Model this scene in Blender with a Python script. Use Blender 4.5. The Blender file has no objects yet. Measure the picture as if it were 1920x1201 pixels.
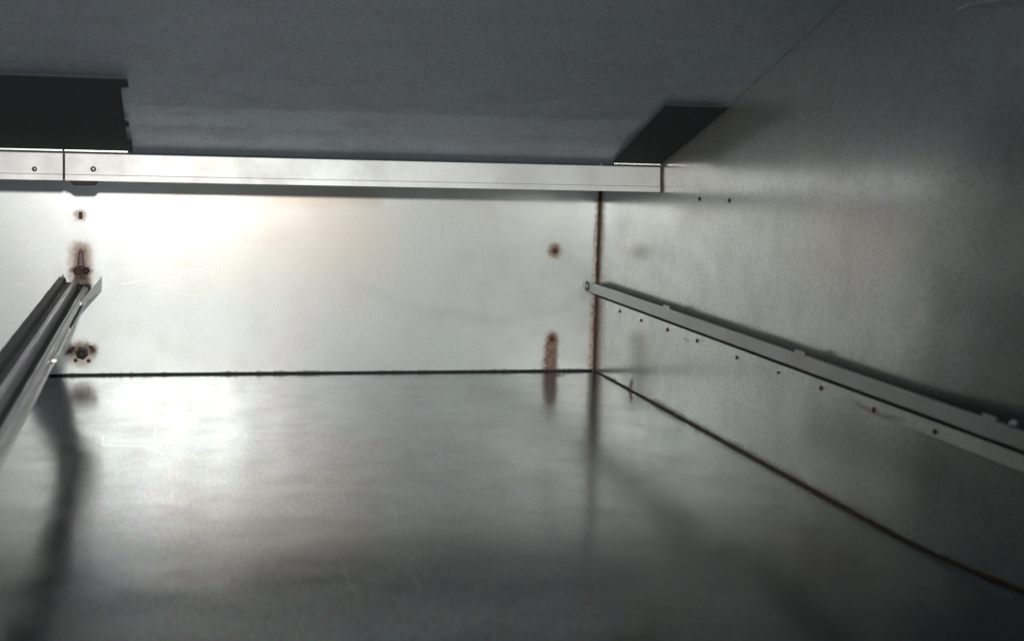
import bpy, bmesh, math, random
from mathutils import Vector, Matrix
random.seed(4)
scene = bpy.context.scene
C = scene.collection

# ------------------------------------------------------------------ camera
D = 1.5                      # metres from the lens to the back wall
FPX = 2771.3                 # focal length in pixels of the 1920 px photograph
YAW, PITCH, ROLL = .2291, .1166, .0262
EYE = .23475                 # lens height above the cabinet floor
fw = Vector((math.sin(YAW)*math.cos(PITCH), math.cos(YAW)*math.cos(PITCH), -math.sin(PITCH)))
r0 = Vector((math.cos(YAW), -math.sin(YAW), 0)); u0 = r0.cross(fw)
rt = r0*math.cos(ROLL) + u0*math.sin(ROLL); up = u0*math.cos(ROLL) - r0*math.sin(ROLL)
cam_data = bpy.data.cameras.new('camera'); cam = bpy.data.objects.new('camera', cam_data); C.objects.link(cam)
m = Matrix((rt, up, -fw)).transposed().to_4x4(); m.translation = (0, 0, EYE)
cam.matrix_world = m
cam_data.sensor_width = 36; cam_data.lens = 36*FPX/1920
cam_data.clip_start = .01; cam_data.clip_end = 50
cam_data.dof.use_dof = True; cam_data.dof.focus_distance = 1.42; cam_data.dof.aperture_fstop = 12.0
scene.camera = cam
scene.cycles.max_bounces = 6; scene.cycles.glossy_bounces = 5; scene.cycles.diffuse_bounces = 3

# ------------------------------------------------------------------ light: the camera's own flash, and a dim room outside
world = bpy.data.worlds.new('World'); scene.world = world; world.use_nodes = True
wb = world.node_tree.nodes['Background']; wb.inputs[0].default_value = (.74, .90, 1, 1); wb.inputs[1].default_value = .165
ld = bpy.data.lights.new('camera_flash', 'SPOT'); flash = bpy.data.objects.new('camera_flash', ld); C.objects.link(flash)
ld.energy = 42; ld.shadow_soft_size = .012; ld.color = (1, .985, .95)
ld.spot_size = math.radians(62); ld.spot_blend = 1
flash.location = (.0, 0, EYE + .08)
flash.rotation_euler = (Vector((.02, 1.5, -.19))).to_track_quat('-Z', 'Y').to_euler()
vs = scene.view_settings; vs.view_transform = 'Standard'; vs.look = 'None'; vs.exposure = 0; vs.gamma = 1

# ------------------------------------------------------------------ main measures (floor at z = 0)
XR = .44205                  # right wall
XL = -.61                    # left wall, out of frame
YB = 1.5                     # back wall
YF = .787                    # where the steel lining of the right wall stops at the door frame
YS = 1.3023                  # plane of the bright strip under the ceiling panel
ZT, ZB = EYE - .0144, EYE - .0375
def ray(x, y): return fw + rt*((x-960)/FPX) - up*((y-600.5)/FPX)
def hit(x, y, p0, n):
    d = ray(x, y); o = Vector((0, 0, EYE)); n = Vector(n)
    return o + d*((Vector(p0)-o).dot(n)/d.dot(n))

# ------------------------------------------------------------------ node helpers
class NT:
    def __init__(s, mat): s.t = mat.node_tree; s.n = s.t.nodes; s.l = s.t.links
    def put(s, sock, v):
        if hasattr(v, 'is_linked') or isinstance(v, bpy.types.NodeSocket): s.l.new(v, sock)
        else:
            try: sock.default_value = v
            except Exception: sock.default_value = tuple(v)
    def math(s, op, a, b=0.0, c=None, clamp=False):
        n = s.n.new('ShaderNodeMath'); n.operation = op; n.use_clamp = clamp
        s.put(n.inputs[0], a); s.put(n.inputs[1], b)
        if c is not None: s.put(n.inputs[2], c)
        return n.outputs[0]
    def vec(s, op, a, b=None):
        n = s.n.new('ShaderNodeVectorMath'); n.operation = op; s.put(n.inputs[0], a)
        if b is not None:
            if op == 'SCALE': s.put(n.inputs['Scale'], b)
            else: s.put(n.inputs[1], b)
        return n.outputs['Value'] if op in ('LENGTH', 'DOT_PRODUCT', 'DISTANCE') else n.outputs[0]
    def noise(s, co, scale, detail=3, rough=.5, stretch=None, dist=0.0):
        if stretch: co = s.vec('MULTIPLY', co, stretch)
        n = s.n.new('ShaderNodeTexNoise'); s.put(n.inputs['Vector'], co)
        n.inputs['Scale'].default_value = scale; n.inputs['Detail'].default_value = detail
        n.inputs['Roughness'].default_value = rough; n.inputs['Distortion'].default_value = dist
        return n.outputs['Fac'], n.outputs['Color']
    def ramp(s, v, a, b, lo=0.0, hi=1.0):
        n = s.n.new('ShaderNodeMapRange'); n.interpolation_type = 'SMOOTHSTEP'
        s.put(n.inputs[0], v); s.put(n.inputs[1], a); s.put(n.inputs[2], b); s.put(n.inputs[3], lo); s.put(n.inputs[4], hi)
        return n.outputs[0]
    def mix(s, f, a, b):
        n = s.n.new('ShaderNodeMix'); n.data_type = 'RGBA'; s.put(n.inputs[0], f); s.put(n.inputs[6], a); s.put(n.inputs[7], b)
        return n.outputs[2]
    def capsule(s, co, a, b, r, soft):
        """1 inside a capsule from a to b, fading to 0 over soft metres."""
        a, b = Vector(a), Vector(b); ba = b-a
        pa = s.vec('SUBTRACT', co, tuple(a))
        h = s.math('DIVIDE', s.vec('DOT_PRODUCT', pa, tuple(ba)), max(ba.length_squared, 1e-9), clamp=True)
        q = s.vec('SUBTRACT', pa, s.vec('SCALE', tuple(ba), h)) if ba.length > 1e-6 else pa
        return s.ramp(s.vec('LENGTH', q), max(r-soft, 0), r+soft, 1.0, 0.0)

def new_mat(name):
    mt = bpy.data.materials.new(name); mt.use_nodes = True
    for n in list(mt.node_tree.nodes): mt.node_tree.nodes.remove(n)
    return mt, NT(mt)
def col(h): return (h[0], h[1], h[2], 1)

def steel(name, base=(.62, .625, .60), ra=.26, rb=.66, share=.5, brush=(1, 1, 30), dents=1.0,
          stains=(), scratches=(), smears_sheen=(), tint=.09, grain=.17, mottle=.24, lay=None, hair=0.0, hair_dir=(1, 1, 1)):
    """Worn stainless sheet: a fairly sharp lobe over a wide one; brushed grain, shallow dents, stains, scratches.
    stains: (a, b, radius, soft, strength, colour); scratches: (a, b, radius)"""
    mt, k = new_mat(name)
    co = k.n.new('ShaderNodeNewGeometry').outputs['Position']
    lo, loc = k.noise(co, 5, 2, .55)
    mid, midc = k.noise(co, 26, 3, .6)
    fine, finec = k.noise(co, 520, 1, .6, lay)
    br, _ = k.noise(co, 60, 1, .6, brush)
    c = k.mix(tint, col(base), loc)
    c = k.mix(tint*.6, c, midc)
    c = k.mix(k.ramp(mid, .42, .72, 0, mottle), c, col([x*.62 for x in base]))
    c = k.mix(grain, c, finec)
    c = k.mix(k.ramp(fine, .45, .72, 0, grain*1.9), c, col([x*.5 for x in base]))
    c = k.mix(k.math('MULTIPLY', k.ramp(br, .35, .7), .10), c, col([x*.72 for x in base]))
    if hair:      # hairline scuffs left by sliding pans
        hz, _ = k.noise(co, 9, 2, .7, hair_dir, .6)
        c = k.mix(k.math('MULTIPLY', k.ramp(hz, .66, .72), hair), c, (.85, .86, .84, 1))
        c = k.mix(k.math('MULTIPLY', k.ramp(hz, .34, .28), hair), c, col([x*.35 for x in base]))
    wob = wob2 = cw = co
    if stains:
      wob = k.vec('SCALE', k.vec('SUBTRACT', midc, (.5, .5, .5)), .006)
      crust, crustc = k.noise(co, 210, 2, .65)
      wob2 = k.vec('SCALE', k.vec('SUBTRACT', crustc, (.5, .5, .5)), .007)
      cw = k.vec('ADD', k.vec('ADD', co, wob), wob2)
    metal = 1.0; mask = None
    for (a, b, rad, soft, stren, cc) in stains:
        f = k.math('MULTIPLY', k.math('MULTIPLY', k.capsule(cw, a, b, rad, soft), stren), k.ramp(crust, .34, .56, .72, 1))
        c = k.mix(f, c, col(cc)); mask = f if mask is None else k.math('MAXIMUM', mask, f)
    for (a, b, rad) in scratches:
        f = k.math('MULTIPLY', k.math('MULTIPLY', k.capsule(k.vec('ADD', co, k.vec('SCALE', wob, .4)) if stains else co, a, b, rad, rad*.9), k.ramp(mid, .35, .6)), .6)
        c = k.mix(f, c, (.93, .93, .9, 1))
    for (a, b, rad, soft, cc, stren) in smears_sheen:  # soft patches: dirt smears, and reflections painted as pale streaks
        f = k.math('MULTIPLY', k.capsule(k.vec('ADD', co, k.vec('SCALE', k.vec('SUBTRACT', loc, (.5,.5,.5)), .06)), a, b, rad, soft), stren)
        c = k.mix(f, c, col(cc))
    if mask is not None: metal = k.math('SUBTRACT', 1.0, k.math('MULTIPLY', mask, .9), clamp=True)
    # relief
    h = k.math('MULTIPLY', lo, .0035*dents)
    h = k.math('ADD', h, k.math('MULTIPLY', br, .00003))
    bump = k.n.new('ShaderNodeBump'); bump.inputs['Strength'].default_value = .35; bump.inputs['Distance'].default_value = 1.0
    k.put(bump.inputs['Height'], h)
    outs = []
    for rr in (ra, rb):
        p = k.n.new('ShaderNodeBsdfPrincipled'); k.put(p.inputs['Base Color'], c); k.put(p.inputs['Metallic'], metal)
        rv = k.math('ADD', k.ramp(mid, .3, .75, rr-.02, rr+.03), k.math('MULTIPLY', k.math('SUBTRACT', lo, .5), .06))
        if mask is not None: rv = k.math('ADD', rv, k.math('MULTIPLY', mask, .4), clamp=True)
        k.put(p.inputs['Roughness'], rv); k.l.new(bump.outputs[0], p.inputs['Normal'])
        outs.append(p.outputs[0])
    mx = k.n.new('ShaderNodeMixShader'); k.put(mx.inputs[0], share)
    k.l.new(outs[0], mx.inputs[1]); k.l.new(outs[1], mx.inputs[2])
    o = k.n.new('ShaderNodeOutputMaterial'); k.l.new(mx.outputs[0], o.inputs[0])
    return mt

def dull(name, a, b, rough=.6, metal=0.0, scale=120, spec=.4):
    mt, k = new_mat(name)
    co = k.n.new('ShaderNodeNewGeometry').outputs['Position']
    f, fc = k.noise(co, scale, 4, .65)
    c = k.mix(k.ramp(f, .35, .68), col(a), col(b))
    p = k.n.new('ShaderNodeBsdfPrincipled'); k.put(p.inputs['Base Color'], c)
    p.inputs['Metallic'].default_value = metal; p.inputs['Specular IOR Level'].default_value = spec
    k.put(p.inputs['Roughness'], k.ramp(f, .3, .7, rough-.1, rough+.1))
    bp = k.n.new('ShaderNodeBump'); bp.inputs['Strength'].default_value = .3; bp.inputs['Distance'].default_value = .001
    k.l.new(f, bp.inputs['Height']); k.l.new(bp.outputs[0], p.inputs['Normal'])
    o = k.n.new('ShaderNodeOutputMaterial'); k.l.new(p.outputs[0], o.inputs[0])
    return mt

# ------------------------------------------------------------------ mesh helpers
def obj(name, verts, faces, mat, parent=None, bevel=0.0, smooth=False, sub=1):
    me = bpy.data.meshes.new(name); me.from_pydata([tuple(v) for v in verts], [], faces); me.update()
    bm = bmesh.new(); bm.from_mesh(me); bmesh.ops.recalc_face_normals(bm, faces=bm.faces)
    if bevel: bmesh.ops.bevel(bm, geom=list(bm.edges), offset=bevel, segments=2, affect='EDGES', profile=.6)
    bm.to_mesh(me); bm.free()
    me.materials.append(mat)
    if smooth:
        for p in me.polygons: p.use_smooth = True
    o = bpy.data.objects.new(name, me); C.objects.link(o)
    if parent: o.parent = parent; o.matrix_parent_inverse = parent.matrix_world.inverted()
    return o
BF = [(0,1,2,3), (4,7,6,5), (0,4,5,1), (1,5,6,2), (2,6,7,3), (3,7,4,0)]
def box(name, lo, hi, mat, parent=None, bevel=0.0):
    (x0,y0,z0), (x1,y1,z1) = lo, hi
    v = [(x0,y0,z0),(x1,y0,z0),(x1,y1,z0),(x0,y1,z0),(x0,y0,z1),(x1,y0,z1),(x1,y1,z1),(x0,y1,z1)]
    return obj(name, v, BF, mat, parent, bevel)
def slab(name, quad, nrm, t, mat, parent=None, bevel=0.0):
    """a flat plate: quad of points, thickened by t along nrm"""
    n = Vector(nrm).normalized()*t
    v = [Vector(p) for p in quad]; v = v + [p+n for p in v]; k = len(quad)
    f = [tuple(range(k)), tuple(range(2*k-1, k-1, -1))] + [(i, (i+1) % k, k+(i+1) % k, k+i) for i in range(k)]
    return obj(name, v, f, mat, parent, bevel)
def sheet(name, prof, y0, y1, t, mat, parent=None, axis='y', steps=1, bevel=0.0, jitter=0.0):
    """folded sheet: profile of (x, z) points extruded along y with thickness t"""
    n = len(prof); off = []
    for i in range(n):
        a = Vector(prof[max(i-1, 0)]); b = Vector(prof[min(i+1, n-1)]); d = (b-a).normalized()
        off.append((prof[i][0]+d[1]*t, prof[i][1]-d[0]*t))
    ring = list(prof) + off[::-1]; k = len(ring); v = []; f = []
    for s in range(steps+1):
        y = y0 + (y1-y0)*s/steps
        for (x, z) in ring:
            v.append((x+random.uniform(-jitter, jitter), y, z+random.uniform(-jitter, jitter)))
    for s in range(steps):
        for i in range(k): f.append((s*k+i, s*k+(i+1) % k, (s+1)*k+(i+1) % k, (s+1)*k+i))
    for s in (0, steps):
        for i in range(n-1):
            q = (s*k+i, s*k+i+1, s*k+k-2-i, s*k+k-1-i); f.append(q if s == 0 else q[::-1])
    return obj(name, v, f, mat, parent, bevel)
def lathe(name, prof, loc, axis, mat, parent=None, seg=14, smooth=True):
    """prof: (radius, height along axis)"""
    ax = Vector(axis).normalized(); a = ax.orthogonal().normalized(); b = ax.cross(a); loc = Vector(loc)
    v = []; f = []
    for (r, h) in prof:
        for i in range(seg):
            t = 2*math.pi*i/seg; v.append(loc + a*math.cos(t)*r + b*math.sin(t)*r + ax*h)
    for j in range(len(prof)-1):
        for i in range(seg): f.append((j*seg+i, j*seg+(i+1) % seg, (j+1)*seg+(i+1) % seg, (j+1)*seg+i))
    f.append(tuple(range(seg))[::-1]); f.append(tuple(range((len(prof)-1)*seg, len(prof)*seg)))
    return obj(name, v, f, mat, parent, smooth=smooth)
def empty(name, loc):
    o = bpy.data.objects.new(name, None); C.objects.link(o); o.location = loc
    bpy.context.view_layer.update(); return o
def tag(o, label, cat, group=None):
    o['label'] = label; o['category'] = cat
    if group: o['group'] = group
    return o
def struct(o): o['kind'] = 'structure'; return o

# ------------------------------------------------------------------ materials
RUST = (.21, .080, .055); DARKR = (.045, .025, .022); TAN = (.42, .30, .17)
sx = -.0845
back_stains = [
    # tan halos first, dark cores after
    ((.394, YB, EYE-.1068), (.394, YB, EYE-.1068), .0085, .003, .45, TAN),
    ((.394, YB, EYE-.1068), (.394, YB, EYE-.1068), .0058, .0022, .80, RUST),
    ((.3938, YB, EYE-.2000), (.3925, YB, 0), .0082, .003, .40, TAN),
    ((.3938, YB, EYE-.2000), (.3928, YB, 0), .0058, .0020, .85, RUST),
    ((sx, YB, EYE-.113), (sx, YB, EYE-.146), .0095, .006, .6, (.50, .29, .17)),
    ((sx, YB, EYE-.113), (sx, YB, EYE-.134), .0045, .003, .7, RUST),
    ((sx, YB, EYE-.140), (sx, YB, EYE-.150), .008, .004, .8, DARKR),
    ((sx, YB, EYE-.2126), (sx, YB, EYE-.2126), .012, .006, .5, (.45, .31, .17)),
    ((sx-.009, YB, EYE-.209), (sx+.010, YB, EYE-.209), .0050, .004, .8, (.12, .07, .04)),
    ((sx-.006, YB, EYE-.131), (sx+.006, YB, EYE-.131), .0040, .003, .7, (.08, .05, .045)),
    ((sx, YB, EYE-.0775), (sx, YB, EYE-.0775), .0055, .003, .4, TAN),
    ((XR, YB, EYE-.055), (XR-.002, YB, 0), .0052, .003, .5, TAN),
    ((XR, YB, EYE-.055), (XR-.001, YB, 0), .0026, .0016, .9, RUST),
    ((-.3, YB, 0), (XR, YB, 0), .002, .0012, .7, (.06, .035, .02)),
]
back_scr_glint = [((-.045, YB, EYE-.1440), (-.005, YB, EYE-.136), .0007), ((.010, YB, EYE-.133), (.027, YB, EYE-.1285), .0008),
            ((-.145, YB, EYE-.144), (-.133, YB, EYE-.147), .0009)]  # a glint spot, painted pale
back_tint = [((.02, YB, EYE-.085), (.17, YB, EYE-.10), .05, .05, (.80, .66, .56), .38), ((.0, YB, EYE-.06), (.20, YB, EYE-.06), .006, .012, (.55, .38, .28), .35),  # broad warm patch, and a warm brown band near the top
              ((.18, YB, EYE-.155), (.33, YB, EYE-.180), .004, .008, (.40, .40, .40), .12),
              ((.33, YB, EYE-.180), (.40, YB, EYE-.165), .004, .008, (.40, .40, .40), .09)]  # last two: a curved grey stain
M_back = steel('stainless_back_wall', base=(.83, .845, .82), grain=.09, mottle=.18, ra=.315, rb=.73, share=.68, brush=(1, 1, 30), stains=back_stains, scratches=back_scr_glint, smears_sheen=back_tint, dents=.6)
right_stains = [
    ((XR, YB, EYE-.05), (XR, YB, 0), .0045, .003, .8, RUST),
    ((XR, YB, 0), (XR, 1.30, 0), .0020, .0015, .7, (.08, .05, .025)),
    ((XR, 1.30, 0), (XR, .70, 0), .0035, .0034, .5, (.055, .048, .03)),
    ((XR, 1.375, .000), (XR, 1.370, .008), .004, .003, .7, RUST),
]
M_right = steel('stainless_right_wall', base=(.74, .76, .725), ra=.205, rb=.66, share=.36, mottle=.4, brush=(1, 1, 30), stains=right_stains, dents=1.0, lay=(1, .4, 1), hair=.12, hair_dir=(1, .8, 12), grain=.22,  # last patch below: darker, low towards the front
    smears_sheen=[((XR, 1.23, EYE-.1640), (XR, .82, EYE-.1645), .0012, .0022, (.16, .10, .06), .5), ((XR, 1.30, EYE-.098), (XR, 1.31, EYE-.10), .008, .012, (.22, .22, .20), .2), ((XR, 1.29, EYE-.065), (XR, 1.16, EYE-.095), .006, .010, (.80, .82, .80), .55), ((XR, 1.36, EYE-.085), (XR, 1.22, EYE-.12), .004, .010, (.75, .77, .74), .4), ((XR, .95, EYE-.19), (XR, .80, EYE-.19), .02, .02, (.25, .25, .23), .5)])  # two pale streaks are painted reflections; brown line and grey smudge are dirt
floor_stains = [
    ((XR, YB, 0), (XR, 1.30, 0), .0018, .0015, .6, (.10, .06, .03)),
    ((XR, 1.30, 0), (XR, .70, 0), .0040, .003, .6, (.045, .040, .028)),
    ((.395, YB, 0), (.394, 1.47, 0), .005, .004, .5, RUST),
]
floor_scr = [((-.052, 1.195, 0), (-.050, 1.155, 0), .0008), ((-.050, 1.155, 0), (-.018, 1.147, 0), .0009), ((-.018, 1.147, 0), (-.005, 1.115, 0), .0009)]
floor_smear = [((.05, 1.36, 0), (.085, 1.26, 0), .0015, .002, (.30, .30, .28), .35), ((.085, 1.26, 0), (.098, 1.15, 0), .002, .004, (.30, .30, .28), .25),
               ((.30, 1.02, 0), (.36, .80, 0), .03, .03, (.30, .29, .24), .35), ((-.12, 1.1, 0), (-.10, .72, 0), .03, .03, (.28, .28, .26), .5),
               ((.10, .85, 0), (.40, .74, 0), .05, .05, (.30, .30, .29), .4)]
M_floor = steel('stainless_floor', base=(.112, .135, .148), ra=.172, rb=.6, share=.16, mottle=.45, brush=(30, 1, 1), stains=floor_stains, scratches=floor_scr, smears_sheen=floor_smear, dents=.7, lay=(1, .17, 1), hair=.11, hair_dir=(14, .9, 1), grain=.24)
M_ceil = steel('grey_ceiling_sheet', base=(.50, .565, .64), ra=.42, rb=.70, share=.6, brush=(1, 30, 1), dents=2.0, tint=.10, mottle=.5, lay=(1, .25, 1), grain=.24)
M_trim = steel('bright_trim_steel', base=(.72, .72, .70), ra=.45, rb=.74, share=.75, brush=(1, 1, 30), dents=.15, tint=.04, grain=.07)
M_rail = steel('galvanised_rail', base=(.46, .46, .465), ra=.34, rb=.62, share=.5, brush=(30, 1, 30), dents=.1, tint=.06)
M_bright = steel('bright_steel_and_highlight', base=(.80, .80, .78), ra=.34, rb=.6, share=.6, dents=.05)  # bright steel parts, also the painted edge highlights of the left rail
M_rust = dull('rusty_screw', (.085, .035, .028), (.16, .07, .05), .7)
M_face = steel('pale_rail_face', base=(.66, .67, .70), ra=.315, rb=.64, share=.4, brush=(30, 1, 30), dents=.1)
M_wing = dull('shaded_rail_wing', (.045, .046, .048), (.085, .085, .088), .6, 0, 150, .25)  # shaded side of the rail, its shade put into a dark colour
M_dark = dull('blackened_bolt', (.015, .013, .012), (.06, .045, .035), .55, .5)
M_seal = dull('brown_seam_sealant', (.045, .026, .018), (.12, .062, .040), .75)
M_seal2 = dull('dark_seam_dirt', (.012, .011, .009), (.035, .03, .02), .7)
M_plate = dull('dark_plate', (.030, .031, .034), (.036, .038, .042), .75, 0, 300, .14)
M_rubber_shade = dull('black_rubber_and_shade', (.012, .014, .012), (.025, .027, .023), .7, 0, 200, .3)  # rubber insert, also black fill standing in for shade in the grooves
M_stud = dull('tarnished_stud', (.09, .065, .075), (.17, .12, .13), .5, .6)
M_screw = dull('dull_zinc', (.20, .19, .18), (.34, .33, .31), .45, 1)

# ------------------------------------------------------------------ the setting
ztop = .62
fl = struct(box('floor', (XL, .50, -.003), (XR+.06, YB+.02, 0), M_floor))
bw = struct(box('wall_back', (XL, YB, .0022), (XR-.0022, YB+.003, ztop), M_back))
wpf = [(XR, YB+.02), (XR, 1.2), (XR, .95), (XR, .845), (XR+.0003, .815), (XR+.0012, .795), (XR+.0030, .775), (XR+.0056, .755), (XR+.0090, .735), (XR+.0140, .71), (XR+.0205, .68), (XR+.029, .65), (XR+.041, .61), (XR+.060, .55)]
nw = len(wpf)
rw = struct(obj('wall_right', [(x, y, z) for z in (.0003, ztop) for (x, y) in wpf], [(i, i+1, nw+i+1, nw+i) for i in range(nw-1)], M_right, smooth=True))
lw = struct(box('wall_left', (XL-.003, YF, .0022), (XL, YB+.02, ztop), M_right))
# seams: thin beads lying in the open joints
def bead(name, a, b, r, mat, parent, seg=40, grow=1.0):
    a, b = Vector(a), Vector(b); ax = (b-a).normalized(); p = ax.orthogonal().normalized(); q = ax.cross(p); v = []; f = []
    for s in range(seg+1):
        c = a.lerp(b, s/seg); rr = r*(1 + (grow-1)*s/seg)*(1 + random.uniform(-.28, .28))
        for i in range(6):
            t = i*math.pi/3; v.append(c + p*math.cos(t)*rr + q*math.sin(t)*rr)
    for s in range(seg):
        for i in range(6): f.append((s*6+i, s*6+(i+1) % 6, (s+1)*6+(i+1) % 6, (s+1)*6+i))
    f += [tuple(range(6)), tuple(range(seg*6, seg*6+6))]
    return obj(name, v, f, mat, parent, smooth=True)
bead('seam_sealant', (XR-.0008, YB-.0002, .001), (XR-.0008, YB-.0002, EYE-.04), .0014, M_seal, bw)
bead('floor_seam', (XL+.01, YB-.0002, .0005), (XR-.003, YB-.0002, .0005), .0011, M_seal2, bw, 90)
def wall_x(y):
    for (xa, ya_), (xb, yb_) in zip(wpf, wpf[1:]):
        if yb_ <= y <= ya_: return xa + (xb-xa)*(ya_-y)/(ya_-yb_)
    return XR
bead('floor_seam', (0, YB-.004, .0006), (0, .60, .0006), .0007, M_seal, rw, 90, 1.9)
for v in rw.children[-1].data.vertices: v.co.x += wall_x(v.co.y)-.0004
# sloping ceiling of folded sheet, from the strip forward and upward
p0 = Vector((XR, YS, ZT))
SL = .29
def ceil_z(y): return ZT + .0042 + SL*(YS-y) + .05*max(0, (YS-.22-y))
folds = [YS+.012, YS-.062, YS-.118, YS-.30, YS-.50, .50]
dz = [0, .0016, -.0006, 0, 0, 0]
prof = [(y, ceil_z(y)+d+.0008) for y, d in zip(folds, dz)]
cv = []; cf = []
xs = [XL, -.3, -.035, .15, .30, .40, XR-.0004]
for (y, z) in prof:
    for x in xs: cv.append((x, y, z))
nx = len(xs)
for j in range(len(prof)-1):
    for i in range(nx-1): cf.append((j*nx+i, j*nx+i+1, (j+1)*nx+i+1, (j+1)*nx+i))
ceiling = obj('ceiling', cv, cf, M_ceil); struct(ceiling)
sm = ceiling.modifiers.new('thickness', 'SOLIDIFY'); sm.thickness = .002; sm.offset = -1 if ceiling.data.polygons[0].normal.z < 0 else 1
# flat underside behind the strip, closing the space up to the back wall
box('duct_underside', (XL, YS+.006, ZB+.003), (XR-.0015, YB-.0006, ZB+.005), M_ceil, ceiling)

# ------------------------------------------------------------------ bright strip under the ceiling: two lengths butted at a joint
def strip(x0, x1, label):
    t = empty('steel_strip', ((x0+x1)/2, YS, ZB)); tag(t, label, 'metal strip', 'bright metal strips below the ceiling')
    # face with a small hem and returns at top and bottom
    v = []; f = []
    pr = [(YS+.012, ZT-.0006), (YS, ZT-.0006), (YS-.0018, ZB+.0052), (YS-.0022, ZB+.0047), (YS-.0026, ZB), (YS+.006, ZB), (YS+.006, ZB+.0014), (YS-.0008, ZB+.0014), (YS+.0014, ZT-.002), (YS+.012, ZT-.002)]
    k = len(pr)
    for x in (x0, x1):
        for (y, z) in pr: v.append((x, y, z))
    f = [(i, (i+1) % k, k+(i+1) % k, k+i) for i in range(k)] + [tuple(range(k)), tuple(range(2*k-1, k-1, -1))]
    obj('face', v, f, M_trim, t)
    return t
xj = -.0866
s_long = strip(xj+.0010, XR-.0022, 'long bright steel strip running to the right wall above the back wall')
s_short = strip(XL+.001, xj-.0010, 'short left length of bright steel strip with a dark screw near its end')
def pan_screw(x, y, z, ax, r, mat, parent, name='screw'):
    s = lathe(name, [(r, 0), (r, r*.25), (r*.8, r*.55), (r*.35, r*.7)], (x, y, z), ax, mat, parent)
    return s
pan_screw(-.1102, YS-.0010, EYE-.0287, (0,-1,0), .0022, M_screw, s_short)
pan_screw(-.0628, YS-.0010, EYE-.0276, (0,-1,0), .0024, M_screw, s_long)
box('joint_light_stop', (xj-.004, YS+.0016, ZB+.0016), (xj+.004, YS+.0024, ZT-.0022), M_seal2, s_long)  # added dark strip behind the joint, stops light through the gap
box('joint_light_stop', (xj-.004, YS-.0006, ZB+.0015), (xj+.004, YS+.0058, ZB+.0021), M_seal2, s_long)  # second added strip, closing the joint from below
box('end_gap', (XR-.0021, YS+.001, ZB), (XR-.0004, YS+.003, ZT), M_seal, s_long)
# thin lips on the top of the strip where the dark plates meet it
for par, x0, x1 in ((s_short, XL+.002, xj-.0006), (s_long, xj+.0006, -.0344), (s_long, .3948, XR-.003)):
    box('lip', (x0, YS-.0036, ZT+.0012), (x1, YS-.0020, ZT+.0031), M_bright, par, .0003)
# dark clip under the joint
cl = obj('hanging_clip', [(-.088,YS+.008,ZB+.0028),(-.056,YS+.008,ZB+.0028),(-.056,YS+.018,ZB+.0028),(-.088,YS+.018,ZB+.0028),(-.079,YS+.009,ZB-.0042),(-.062,YS+.009,ZB-.0042),(-.062,YS+.017,ZB-.0042),(-.079,YS+.017,ZB-.0042)], BF, M_dark, None, .0008)
tag(cl, 'small dark clip hanging under the bright strip beside its joint', 'clip')

# ------------------------------------------------------------------ dark plates on the ceiling, at both ends of the strip
def cpt(x, y):      # point on the ceiling at plan position
    return Vector((x, y, ceil_z(y)-.0012))
nC = Vector((0, -SL, -1)).normalized()
def chit(px, py):
    p = hit(px, py, (0, YS, ZT+.003), (0, SL, 1)); return p
a = chit(238, 145); b = chit(243, 272)
yl0, yl1 = b.y, a.y
TL_LABEL = ('square-ended dark plate above the left end of the bright strip', 'cover plate')
teeth = []
e0, e1 = -.0345, -.0352
def ye(s): return YS-.0015 + (a.y-(YS-.0015))*s
edge = [(e0, 0), (e0+.004, .0), (e0+.004, .18), (e0, .19), (e0, .38), (e0+.003, .385), (e0+.003, .44), (e0, .45), (e1, .90), (e1+.006, .905), (e1+.005, 1.0)]
pts = [cpt(XL+.003, ye(0))] + [cpt(x, ye(s)) for x, s in edge[1:]] + [cpt(XL+.003, ye(1))]
def fan_plate(name, pts, t, mat):
    bm = bmesh.new(); vs_ = [bm.verts.new(p) for p in pts]; fc = bm.faces.new(vs_)
    ex = bmesh.ops.extrude_face_region(bm, geom=[fc]); bmesh.ops.translate(bm, verts=[g for g in ex['geom'] if isinstance(g, bmesh.types.BMVert)], vec=nC*t)
    bmesh.ops.recalc_face_normals(bm, faces=bm.faces)
    me = bpy.data.meshes.new(name); bm.to_mesh(me); bm.free(); me.materials.append(mat)
    o = bpy.data.objects.new(name, me); C.objects.link(o); return o
tag(fan_plate('dark_cover_plate', pts, .0015, M_plate), *TL_LABEL)
TR_LABEL = ('slant-edged dark plate in the upper right corner against the right wall', 'cover plate')
c1 = chit(1250, 195); c0 = chit(1150, 303)
pts = [cpt(c0.x, YS-.0015), cpt(c1.x, c1.y), cpt(XR-.003, c1.y), cpt(XR-.003, YS-.0015)]
tag(fan_plate('dark_cover_plate', pts, .0015, M_plate), *TR_LABEL)

# ------------------------------------------------------------------ right-hand slide rail
zr = EYE-.1385
t = empty('slide_rail', (XR, 1.1, zr-.026)); tag(t, 'long steel slide rail with a row of rusty rivets on the right wall', 'slide rail', 'drawer slide rails')
xf = XR-.0122
y0, y1 = .56, YB-.006
sheet('channel', [(XR-.0014, zr-.0085), (xf+.0012, zr-.0085), (xf+.0007, zr), (xf, zr), (xf, zr-.0095), (xf+.003, zr-.0105)], y0, y1, .0009, M_rail, t, steps=30, jitter=.00018)
box('rubber_insert', (xf+.0020, y0+.004, zr-.0083), (XR-.0015, y1-.012, zr-.0022), M_rubber_shade, t, .0006)
box('back_plate', (XR-.0013, y0+.02, zr-.0255), (XR-.0003, y1-.03, zr-.0150), M_right, t, .0002)
box('groove_shade', (XR-.0060, y0+.01, zr-.0148), (XR-.0003, y1-.02, zr-.0100), M_rubber_shade, t, .0004)  # dark strip standing in for the shadow under the rail face
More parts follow.
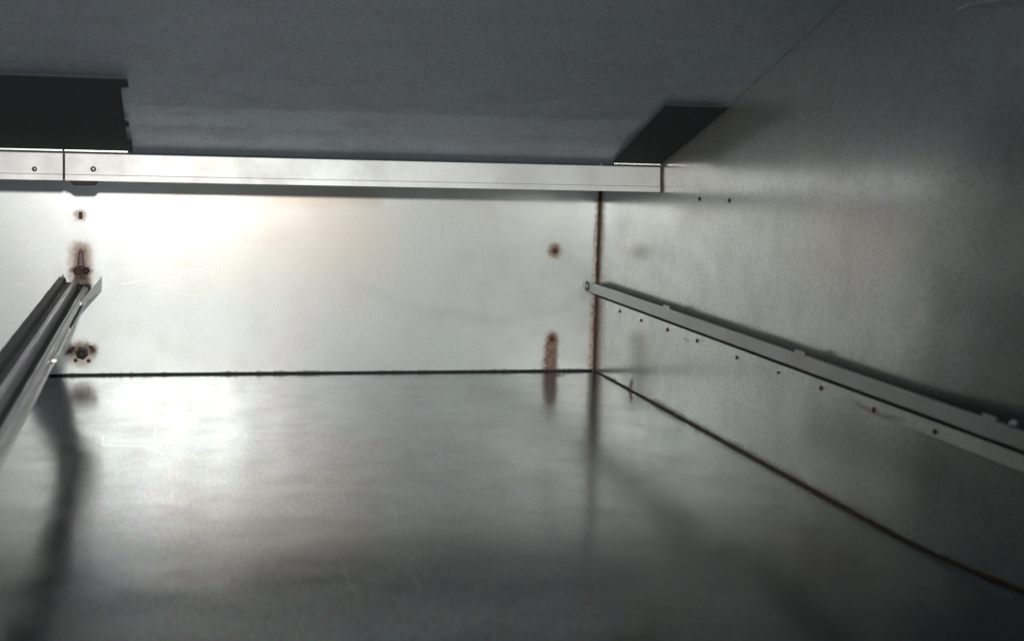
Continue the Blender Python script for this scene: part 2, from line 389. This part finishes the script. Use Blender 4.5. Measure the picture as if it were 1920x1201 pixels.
lathe('rounded_end', [(.0052, 0), (.0052, .0016), (.003, .0024)], (xf-.0012, y1+.001, zr-.0047), (-1, 0, 0), M_rail, t)
for yy in (1.2406, .9536, .705):
    box('tab', (xf-.0009, yy-.007, zr-.002), (xf+.0006, yy+.007, zr+.0024), M_rail, t, .0003)
for yy in (1.4133, 1.3438, 1.2662, 1.1887, 1.0965, 1.0133, .9392, .8597, .7815):
    rs = random.uniform(.6, 1.0)
    lathe('rivet', [(.0020*rs, 0), (.0018*rs, .0008), (.0009*rs, .0014)], (XR-.0013, yy, zr-.0228+random.uniform(-.001, .001)), (-1, 0, 0), M_rust, t, 10)
lathe('bright_stud', [(.0021, 0), (.0021, .003), (.0012, .0042)], (xf+.0004, .683, zr+.0002), (-.3, -.5, 1), M_bright, t, 10)

# ------------------------------------------------------------------ left slide rail: a double channel running out from the middle of the back wall
zl = EYE-.140
t = empty('double_slide_rail', (-.084, 1.1, zl-.02)); tag(t, 'double-channel steel slide rail reaching forward from the bolted middle of the back wall', 'slide rail', 'drawer slide rails')
gx = -.0838
y0, y1 = .60, YB-.012
sheet('wing', [(gx-.0212, zl-.004), (gx-.0205, zl+.0040), (gx-.0150, zl+.0034), (gx-.0138, zl-.0012), (gx-.0088, zl-.0016)], y0, y1, .0009, M_wing, t, steps=24, jitter=.00025)
sheet('channel', [(gx-.0086, zl-.0018), (gx-.0074, zl+.0014), (gx-.0042, zl+.0012), (gx-.0034, zl-.013)], y0, y1-.002, .0009, M_face, t, steps=24, jitter=.00025)
sheet('channel', [(gx+.0026, zl-.013), (gx+.0030, zl-.0030), (gx+.0042, zl-.0028), (gx+.0045, zl-.0050), (gx+.0066, zl-.0050), (gx+.0070, zl-.0080)], y0, y1-.012, .0009, M_face, t, steps=24, jitter=.00025)
sheet('bright_lip', [(gx+.0071, zl-.0081), (gx+.0073, zl-.0100), (gx+.0086, zl-.0104), (gx+.0090, zl-.0088)], y0, 1.20, .0009, M_bright, t, steps=16, jitter=.0003)
sheet('edge_highlight', [(gx-.0072, zl+.0017), (gx-.0060, zl+.0021)], y0, y1-.10, .0005, M_bright, t, steps=16, jitter=.00025)  # thin bright strips painting highlights along the channel edges
sheet('edge_highlight', [(gx+.0056, zl-.0044), (gx+.0066, zl-.0045)], y0, y1-.14, .0005, M_bright, t, steps=16, jitter=.00025)
box('shaded_web', (gx-.0032, y0+.004, zl-.022), (gx+.0024, y1-.004, zl-.0065), M_rubber_shade, t, .0003)  # black web set high, puts the groove's shade into its colour
obj('tab', [(gx+.0069, y1-.14, zl-.0085), (gx+.0077, y1-.14, zl-.0085), (gx+.0188, y1+.004, zl-.010), (gx+.0180, y1+.004, zl-.010),
                  (gx+.0069, y1-.14, zl-.0055), (gx+.0077, y1-.14, zl-.0055), (gx+.0192, y1+.004, zl+.004), (gx+.0184, y1+.004, zl+.004)], BF, M_face, t)
obj('tab', [(gx-.020, y1-.03, zl-.006), (gx-.019, y1-.03, zl-.006), (gx-.0165, y1+.004, zl-.014), (gx-.0175, y1+.004, zl-.014),
                  (gx-.020, y1-.03, zl+.002), (gx-.019, y1-.03, zl+.002), (gx-.0165, y1+.004, zl+.006), (gx-.0175, y1+.004, zl+.006)], BF, M_rail, t)
box('end_bracket', (gx-.0095, YB-.020, zl-.016), (gx+.0085, YB-.0008, zl-.004), M_dark, t, .001)
lathe('bolt', [(.0042, 0), (.0042, .003), (.002, .004)], (gx-.001, YB-.020, zl-.008), (0, -1, .2), M_dark, t, 6, False)
box('notch_catch', (gx+.0074, 1.01, zl-.0090), (gx+.0110, 1.03, zl-.0072), M_bright, t, .0004)

# ------------------------------------------------------------------ bolts and screws in the back wall
lathe('screw', [(.0026, 0), (.0024, .0012), (.001, .002)], (.3944, YB-.0001, EYE-.1068), (0,-1,0), M_rust, bw, 12)
lathe('screw', [(.0028, 0), (.0026, .0012), (.001, .002)], (.3938, YB-.0001, EYE-.2000), (0,-1,0), M_rust, bw, 12)
box('slotted_pin', (sx-.0018, YB-.0035, EYE-.0805), (sx+.0018, YB-.0001, EYE-.0735), M_rust, bw, .0008)
obj('stud', [(sx-.003, YB-.006, EYE-.127), (sx+.003, YB-.006, EYE-.127), (sx+.003, YB-.0001, EYE-.127), (sx-.003, YB-.0001, EYE-.127),
             (sx-.0022, YB-.005, EYE-.112), (sx+.0022, YB-.005, EYE-.112), (sx+.0022, YB-.0001, EYE-.112), (sx-.0022, YB-.0001, EYE-.112)], BF, M_stud, bw, .0015)
lathe('nut', [(.0042, 0), (.0042, .003), (.003, .004)], (sx-.0035, YB-.0001, EYE-.1312), (0,-1,0), M_seal, bw, 6, False)
lathe('nut', [(.0036, 0), (.0036, .004), (.002, .005)], (sx+.0045, YB-.0001, EYE-.1308), (0,-1,0), M_dark, bw, 6, False)
lathe('bolt', [(.0065, 0), (.0065, .001), (.0038, .0012), (.0038, .005), (.002, .006)], (sx, YB-.0001, EYE-.2126), (0,-1,0), M_dark, bw, 6, False)
for dx, dzz in ((-.0105, .002), (-.0080, .005), (.0085, .006), (.0108, .003), (-.006, -.007), (.0065, -.0075)):
    lathe('rust_flake', [(.0022, 0), (.0016, .0012)], (sx+dx, YB-.0001, EYE-.2126+dzz), (0,-1,0), M_rust, bw, 6, False)
# holes left in the right wall under the strip
for px, py in ((1312, 373), (1368, 376)):
    p = hit(px, py, (XR, 0, 0), (1, 0, 0))
    lathe('rivet', [(.0019, 0), (.0015, .0008)], (XR-.0001, p.y, p.z), (-1, 0, 0), M_dark, rw, 10)

# thin pale wire crossing the upper front corner, from the ceiling to the rolled edge
wp = [hit(px, py, (XR-.004, 0, 0), (1, 0, 0)) for px, py in ((1796, 17), (1815, 9), (1840, 4), (1868, 0), (1900, -9), (1940, -30))]
wv = []; wf = []
for p in wp:
    for i in range(6):
        wv.append(p + Vector((math.cos(i*math.pi/3), 0, math.sin(i*math.pi/3)))*.0006)
for j in range(len(wp)-1):
    for i in range(6): wf.append((j*6+i, j*6+(i+1) % 6, (j+1)*6+(i+1) % 6, (j+1)*6+i))
wf += [tuple(range(6)), tuple(range(len(wv)-6, len(wv)))]
tag(obj('thin_wire', wv, wf, M_bright, smooth=True), 'thin pale wire curving past the top right corner of the picture', 'wire')
